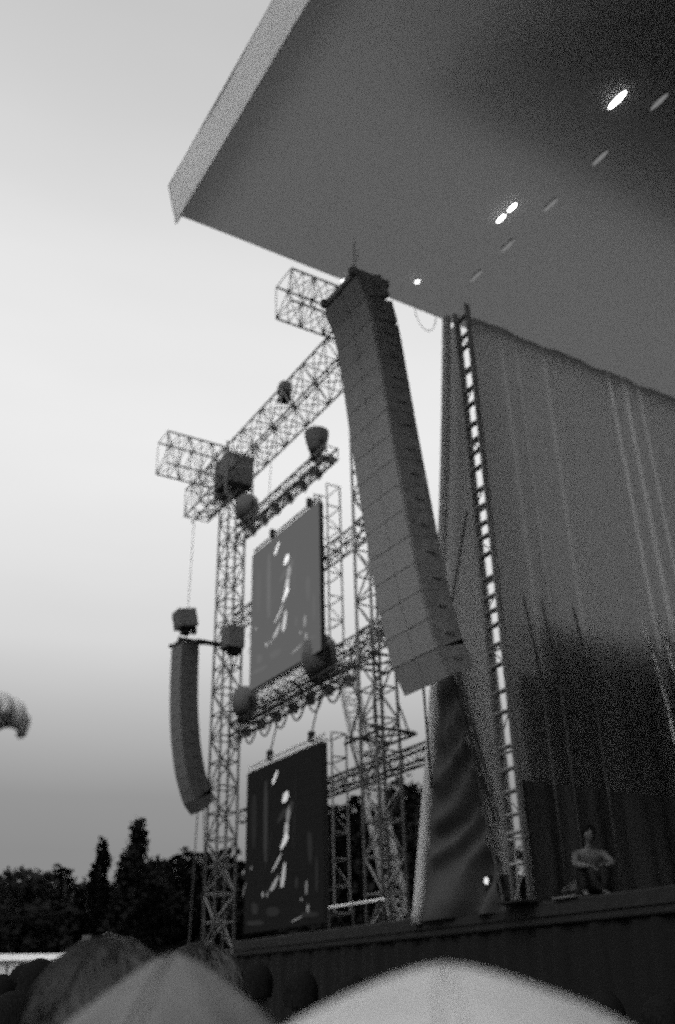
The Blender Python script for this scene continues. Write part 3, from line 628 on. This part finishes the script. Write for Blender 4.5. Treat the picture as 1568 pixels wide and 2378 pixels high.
def person(label, loc, rz, kind='stand', top=M_dark, legs=M_dark, hair='short', height=1.75, hood=None, group=None, curl=.35, shape=None, hairm=None, skin=None):
    J = pose(kind); root = thing('person', label, 'person', loc, rz, group); sc = height / 1.75
    N = J['neck']; hf = Vector((0, .035, 0)); up = Vector((0, .0, 1)) if kind != 'crouch' else Vector((0, .25, .97))
    H = [('neck2', N + up * .06, .05), ('jaw', N + up * .105 + hf * .7, (.06, .066)), ('face', N + up * .165 + hf * .5, (.072, .088)), ('brow', N + up * .215 + hf * .3, (.074, .09)), ('crown', N + up * .262 + hf * .1, (.05, .06))]
    ch = [('', [('pelvis', J['pelvis'], (.15, .11)), ('waist', J['waist'], (.13, .095)), ('chest', J['chest'], (.155, .11)), ('neck', N, .052)]), ('neck', H),
          ('face', [('nose', N + up * .16 + Vector((0, .115, 0)), .013)]),
          ('face', [('earL', N + up * .165 + Vector((-.083, .0, 0)), .013)]), ('face', [('earR', N + up * .165 + Vector((.083, .0, 0)), .013)])]
    for n in 'LR':
        ch.append(('pelvis', [('hip' + n, J['hip' + n], .088), ('th' + n, J['hip' + n].lerp(J['knee' + n], .5), .075), ('knee' + n, J['knee' + n], .055), ('calf' + n, J['knee' + n].lerp(J['ank' + n], .35), .056), ('ank' + n, J['ank' + n], .036), ('toe' + n, J['toe' + n], .032)]))
        w = J['wri' + n]; e = J['elb' + n]
        ch.append(('chest', [('sho' + n, J['sho' + n], .055), ('ua' + n, J['sho' + n].lerp(e, .5), .046), ('elb' + n, e, .038), ('fa' + n, e.lerp(w, .4), .036), (n + 'wrist', w, .024)]))
        c = curl if n == 'R' else .3
        if kind == 'reach' and n == 'R': ch += hand_chains(n, w, Vector((.12, .1, 1)), Vector((0, -1, 0)), 1.0); continue
        ch += hand_chains(n, w, (w - e), (Vector((0, 1, 0)) if kind not in ('raised', 'phone', 'reach') or n == 'L' else Vector((-1, 0, 0))), c)
    mobj('body', skin_mesh('body', ch, skin or M_shade_skin), root)
    sl_ = .012
    ct = [('', [('pelvis', J['pelvis'] + Vector((0, 0, .0)), (.165, .125)), ('waist', J['waist'], (.15, .115)), ('chest', J['chest'], (.172, .128)), ('nb', J['chest'].lerp(N, .85), (.075, .07))])]
    for n in 'LR':
        e, w = J['elb' + n], J['wri' + n]; ct.append(('chest', [('s' + n, J['sho' + n], .07), ('u' + n, J['sho' + n].lerp(e, .5), .055), ('e' + n, e, .046), ('f' + n, e.lerp(w, .55), .041), ('c' + n, e.lerp(w, .93), .036)]))
    mobj('jacket' if hood else 'shirt', skin_mesh('shirt', ct, top), root)
    cl_ = [('', [('pelvis', J['pelvis'] - Vector((0, 0, .02)), (.155, .118))])]
    for n in 'LR':
        cl_.append(('pelvis', [('h' + n, J['hip' + n], .1), ('t' + n, J['hip' + n].lerp(J['knee' + n], .5), .086), ('k' + n, J['knee' + n], .068), ('c' + n, J['knee' + n].lerp(J['ank' + n], .4), .066), ('a' + n, J['knee' + n].lerp(J['ank' + n], .93), .055)]))
    mobj('trousers', skin_mesh('trousers', cl_, legs), root)
    sh = MB()
    for n in 'LR':
        a, t = J['ank' + n], J['toe' + n]; dr = (t - a); dr.z = 0; dr.normalize(); sd_ = Vector((-dr.y, dr.x, 0)); rings = []
        for q, (f, w_, h_) in enumerate(((-.07, .03, .07), (-.03, .04, .1), (.05, .042, .09), (.14, .05, .06), (.2, .045, .05), (.235, .02, .03))):
            c = Vector((a.x, a.y, 0)) + dr * f; rings.append([c + sd_ * w_ * math.cos(x) + Vector((0, 0, max(.004, h_ * (.5 + .5 * math.sin(x))))) for x in [2 * math.pi * i / 10 for i in range(10)]])
        sh.sweep(rings)
    sh.build('shoes', M_black, root, True)
    fc = N + up * .185 + Vector((0, .095, 0)); mb = MB()
    for s in (-1, 1): mb.box(fc + Vector((s * .031, .003, 0)), (.026, .012, .012))
    mb.build('eyes', M_black, root); MB().box(N + up * .115 + Vector((0, .1, 0)), (.045, .012, .009)).build('mouth', M_mid, root)
    hc = N + up * .2 + Vector((0, -.002, 0))
    if hair and not hood:
        n1, n2 = 36, 18; lenb = .42 if hair == 'long' else .03
        def hf_(i, j):
            a = 2 * math.pi * i; b = math.pi * j * .62
            x, y, z = math.sin(b) * math.cos(a), math.sin(b) * math.sin(a), math.cos(b)
            r = Vector((.094 * x, .112 * y, .115 * z))
            if y > .25: r.y = min(r.y, .075 - .06 * max(0, -z * 2)) if z < .55 else r.y
            if j > .8:
                k = (j - .8) / .2
                if y < .3: r.z -= k * lenb; r.x *= 1 + .35 * k * (hair == 'long'); r.y -= .02 * k
            rr = .018 * noise.noise(Vector((x * 9, y * 9, 0))) + (.005 * math.sin(a * 41 + 2 * math.sin(a * 7)) if hair == 'long' else 0)
            return hc + r * (1 + rr)
        hm = MB().grid(hf_, 120 if hair == 'long' else n1, 30)
        ho = hm.build('hair', hairm or M_hair, root, True)
        if hair == 'long':
            rs = random.Random(len(label)); sm_ = MB()
            for _ in range(620):
                i = rs.random(); di = rs.uniform(-.05, .05); j0 = rs.uniform(.02, .3); pts = []
                for q in range(12):
                    j = j0 + (.98 - j0) * q / 11; p = hf_((i + di * math.sin(q * .4)) % 1, j); dv = (p - hc); dv.z *= .6
                    pts.append(p + dv.normalized() * (.003 + .003 * math.sin(q + i * 50)))
                sm_.path(pts, .0011, 3)
            sm_.build('strands', mat('hair_strands', .028, .5, 0, .6, 3), ho)
    if hood:
        prof, asym = shape
        def hd_(i, j):
            a = 2 * math.pi * i; q = j * (len(prof) - 1); k = min(int(q), len(prof) - 2); t = q - k
            r = prof[k][1] + (prof[k + 1][1] - prof[k][1]) * t; h = prof[k][0] + (prof[k + 1][0] - prof[k][0]) * t
            fold = 1 + (.028 * math.sin(a * 5 + h * 20) + .02 * math.sin(a * 11 + 2 + 4 * noise.noise(Vector((a, h * 9, 0)))) + .045 * noise.noise(Vector((math.cos(a) * 3, math.sin(a) * 3, h * 14)))) * min(1, h * 22)
            c, s_ = math.cos(a), math.sin(a)
            rx = r * fold * (1 + asym * c); ry = r * fold * 1.12
            ri = .018 * math.exp(-(c / .2) ** 2) if s_ < 0 else 0
            return hc + Vector((rx * c, ry * s_ - ri * .3, .135 - h))
        hoo = MB().grid(hd_, 140, 90).build('hood', hood, root, True)
        for da in (-.012, .012):
            MB().path([hd_((.75 + da + .004 * math.sin(q * .5)) % 1, q / 40) + Vector((0, -.0005, 0)) for q in range(1, 38)], .0014, 5).build('seam', hood, hoo, True)
    root.scale = (sc, sc, sc); return root
def yaw_to(loc, tgt=(9, 12)): return math.atan2(-(tgt[0] - loc[0]), tgt[1] - loc[1])
def place(px, py, d, height): p = bearing(px, py, d); return (p.x, p.y, 0)
# foreground: two pale hoods, dark long hair, a raised hand
def stand(px, py, d, label, **kw):
    p = bearing(px, py, d); h = p.z / 1.0; kw.setdefault('height', h)
    return person(label, (p.x, p.y, 0), yaw_to(p) + kw.pop('turn', 0), **kw)
HP1 = [(0, .003), (.003, .013), (.012, .031), (.022, .047), (.034, .065), (.048, .084), (.066, .103), (.09, .12), (.14, .135), (.22, .135), (.28, .15), (.33, .19)]
HP2 = [(0, .004), (.0012, .016), (.007, .038), (.0165, .066), (.0275, .094), (.0415, .12), (.07, .147), (.11, .16), (.18, .16), (.24, .15), (.29, .16), (.33, .2)]
ph = lambda z: z / (1.47 + .2 + .135) * 1.75
p = bearing(412, 2216, .9); person('person close in front in a mid-grey pointed hood, lower left', (p.x, p.y, 0), yaw_to(p), 'stand', M_pale2, M_dark, None, ph(p.z), M_pale2, 'people in pale hoods', shape=(HP1, .0))
p = bearing(1030, 2241, .62); person('person closest in front in a bright pale hood, bottom centre', (p.x, p.y, 0), yaw_to(p), 'stand', M_pale, M_dark, None, ph(p.z), M_pale, 'people in pale hoods', shape=(HP2, .0))
HA = 1.47 + .2 + .115
ha = lambda z: z / HA * 1.75
p = bearing(262, 2186, 1.25); person('person with long dark hair behind the grey hood, lower left', (p.x, p.y, 0), yaw_to(p), 'stand', M_dark, M_dark, 'long', ha(p.z))
p = bearing(470, 2196, 1.9); person('dark-haired person between the long-haired person and the stage', (p.x, p.y, 0), yaw_to(p), 'stand', M_dark, M_dark, 'long', ha(p.z))
# person left of the frame whose raised hand reaches in
hp = bearing(-98, 1850, 1.15); rz = yaw_to(hp); hs = hp.z / 1.72
off = Matrix.Rotation(rz, 3, 'Z') @ (Vector((.40, .14, 0)) * hs)
person('person at the left edge with one arm raised, drooping hand in frame', (hp.x - off.x, hp.y - off.y, 0), rz, 'reach', M_dark, M_dark, 'short', 1.75 * hs, curl=.62, skin=M_skin)
# crowd
CR = [(65, 2236, 6.6, 'phone', M_dark, 'crowd person holding something up before the white marquee'), (8, 2262, 5.4, 'stand', M_dark, 'crowd person at the left edge below the marquee'), (120, 2258, 5.0, 'stand', M_dark, 'crowd person right below the marquee end'),
      (98, 2225, 5.2, 'raised', M_dark, 'crowd person raising a pale hand left of centre'), (40, 2300, 3.6, 'stand', M_mid, 'nearest crowd person at lower left in grey'), (520, 2225, 5.6, 'stand', M_dark, 'crowd person under the lower screen, left'), (600, 2235, 6.0, 'stand', M_dark, 'crowd person under the lower screen, centre'),
      (700, 2250, 5.4, 'stand', M_dark, 'crowd person under the right side of the lower screen'), (820, 2262, 5.0, 'stand', M_dark, 'crowd person below the foot of the pale sail edge'), (1230, 2285, 4.4, 'stand', M_dark, 'crowd person below the slim column'), (1400, 2300, 4.6, 'stand', M_dark, 'crowd person below the crouching stagehand'), (1530, 2310, 4.2, 'stand', M_dark, 'crowd person at the right edge before the stage')]
proto = {}
for px, py, dd, kd, mt, lb in CR:
    q = bearing(px, py, dd); hh = ha(q.z); key = (kd, mt.name)
    if key not in proto: t = proto[key] = person(lb, (q.x, q.y, 0), yaw_to(q), kd, mt, M_dark, 'short', hh, group='festival crowd')
    else:
        t = copy_tree(proto[key]); t.location = (q.x, q.y, 0); t.rotation_euler = (0, 0, yaw_to(q) + random.uniform(-.3, .3)); s = hh / 1.75; t.scale = (s, s, s); t['label'] = lb
    if kd == 'phone':
        ph_ = thing('phone', 'small dark phone held up by the person before the marquee', 'phone', t.matrix_basis @ Vector((.25, .24, 1.87)), t.rotation_euler.z)
        bevel(MB().box((0, 0, 0), (.075, .009, .15)).build('case', M_black, ph_), .003); MB().box((0, -.006, 0), (.066, .002, .135)).build('display', M_side, ph_)
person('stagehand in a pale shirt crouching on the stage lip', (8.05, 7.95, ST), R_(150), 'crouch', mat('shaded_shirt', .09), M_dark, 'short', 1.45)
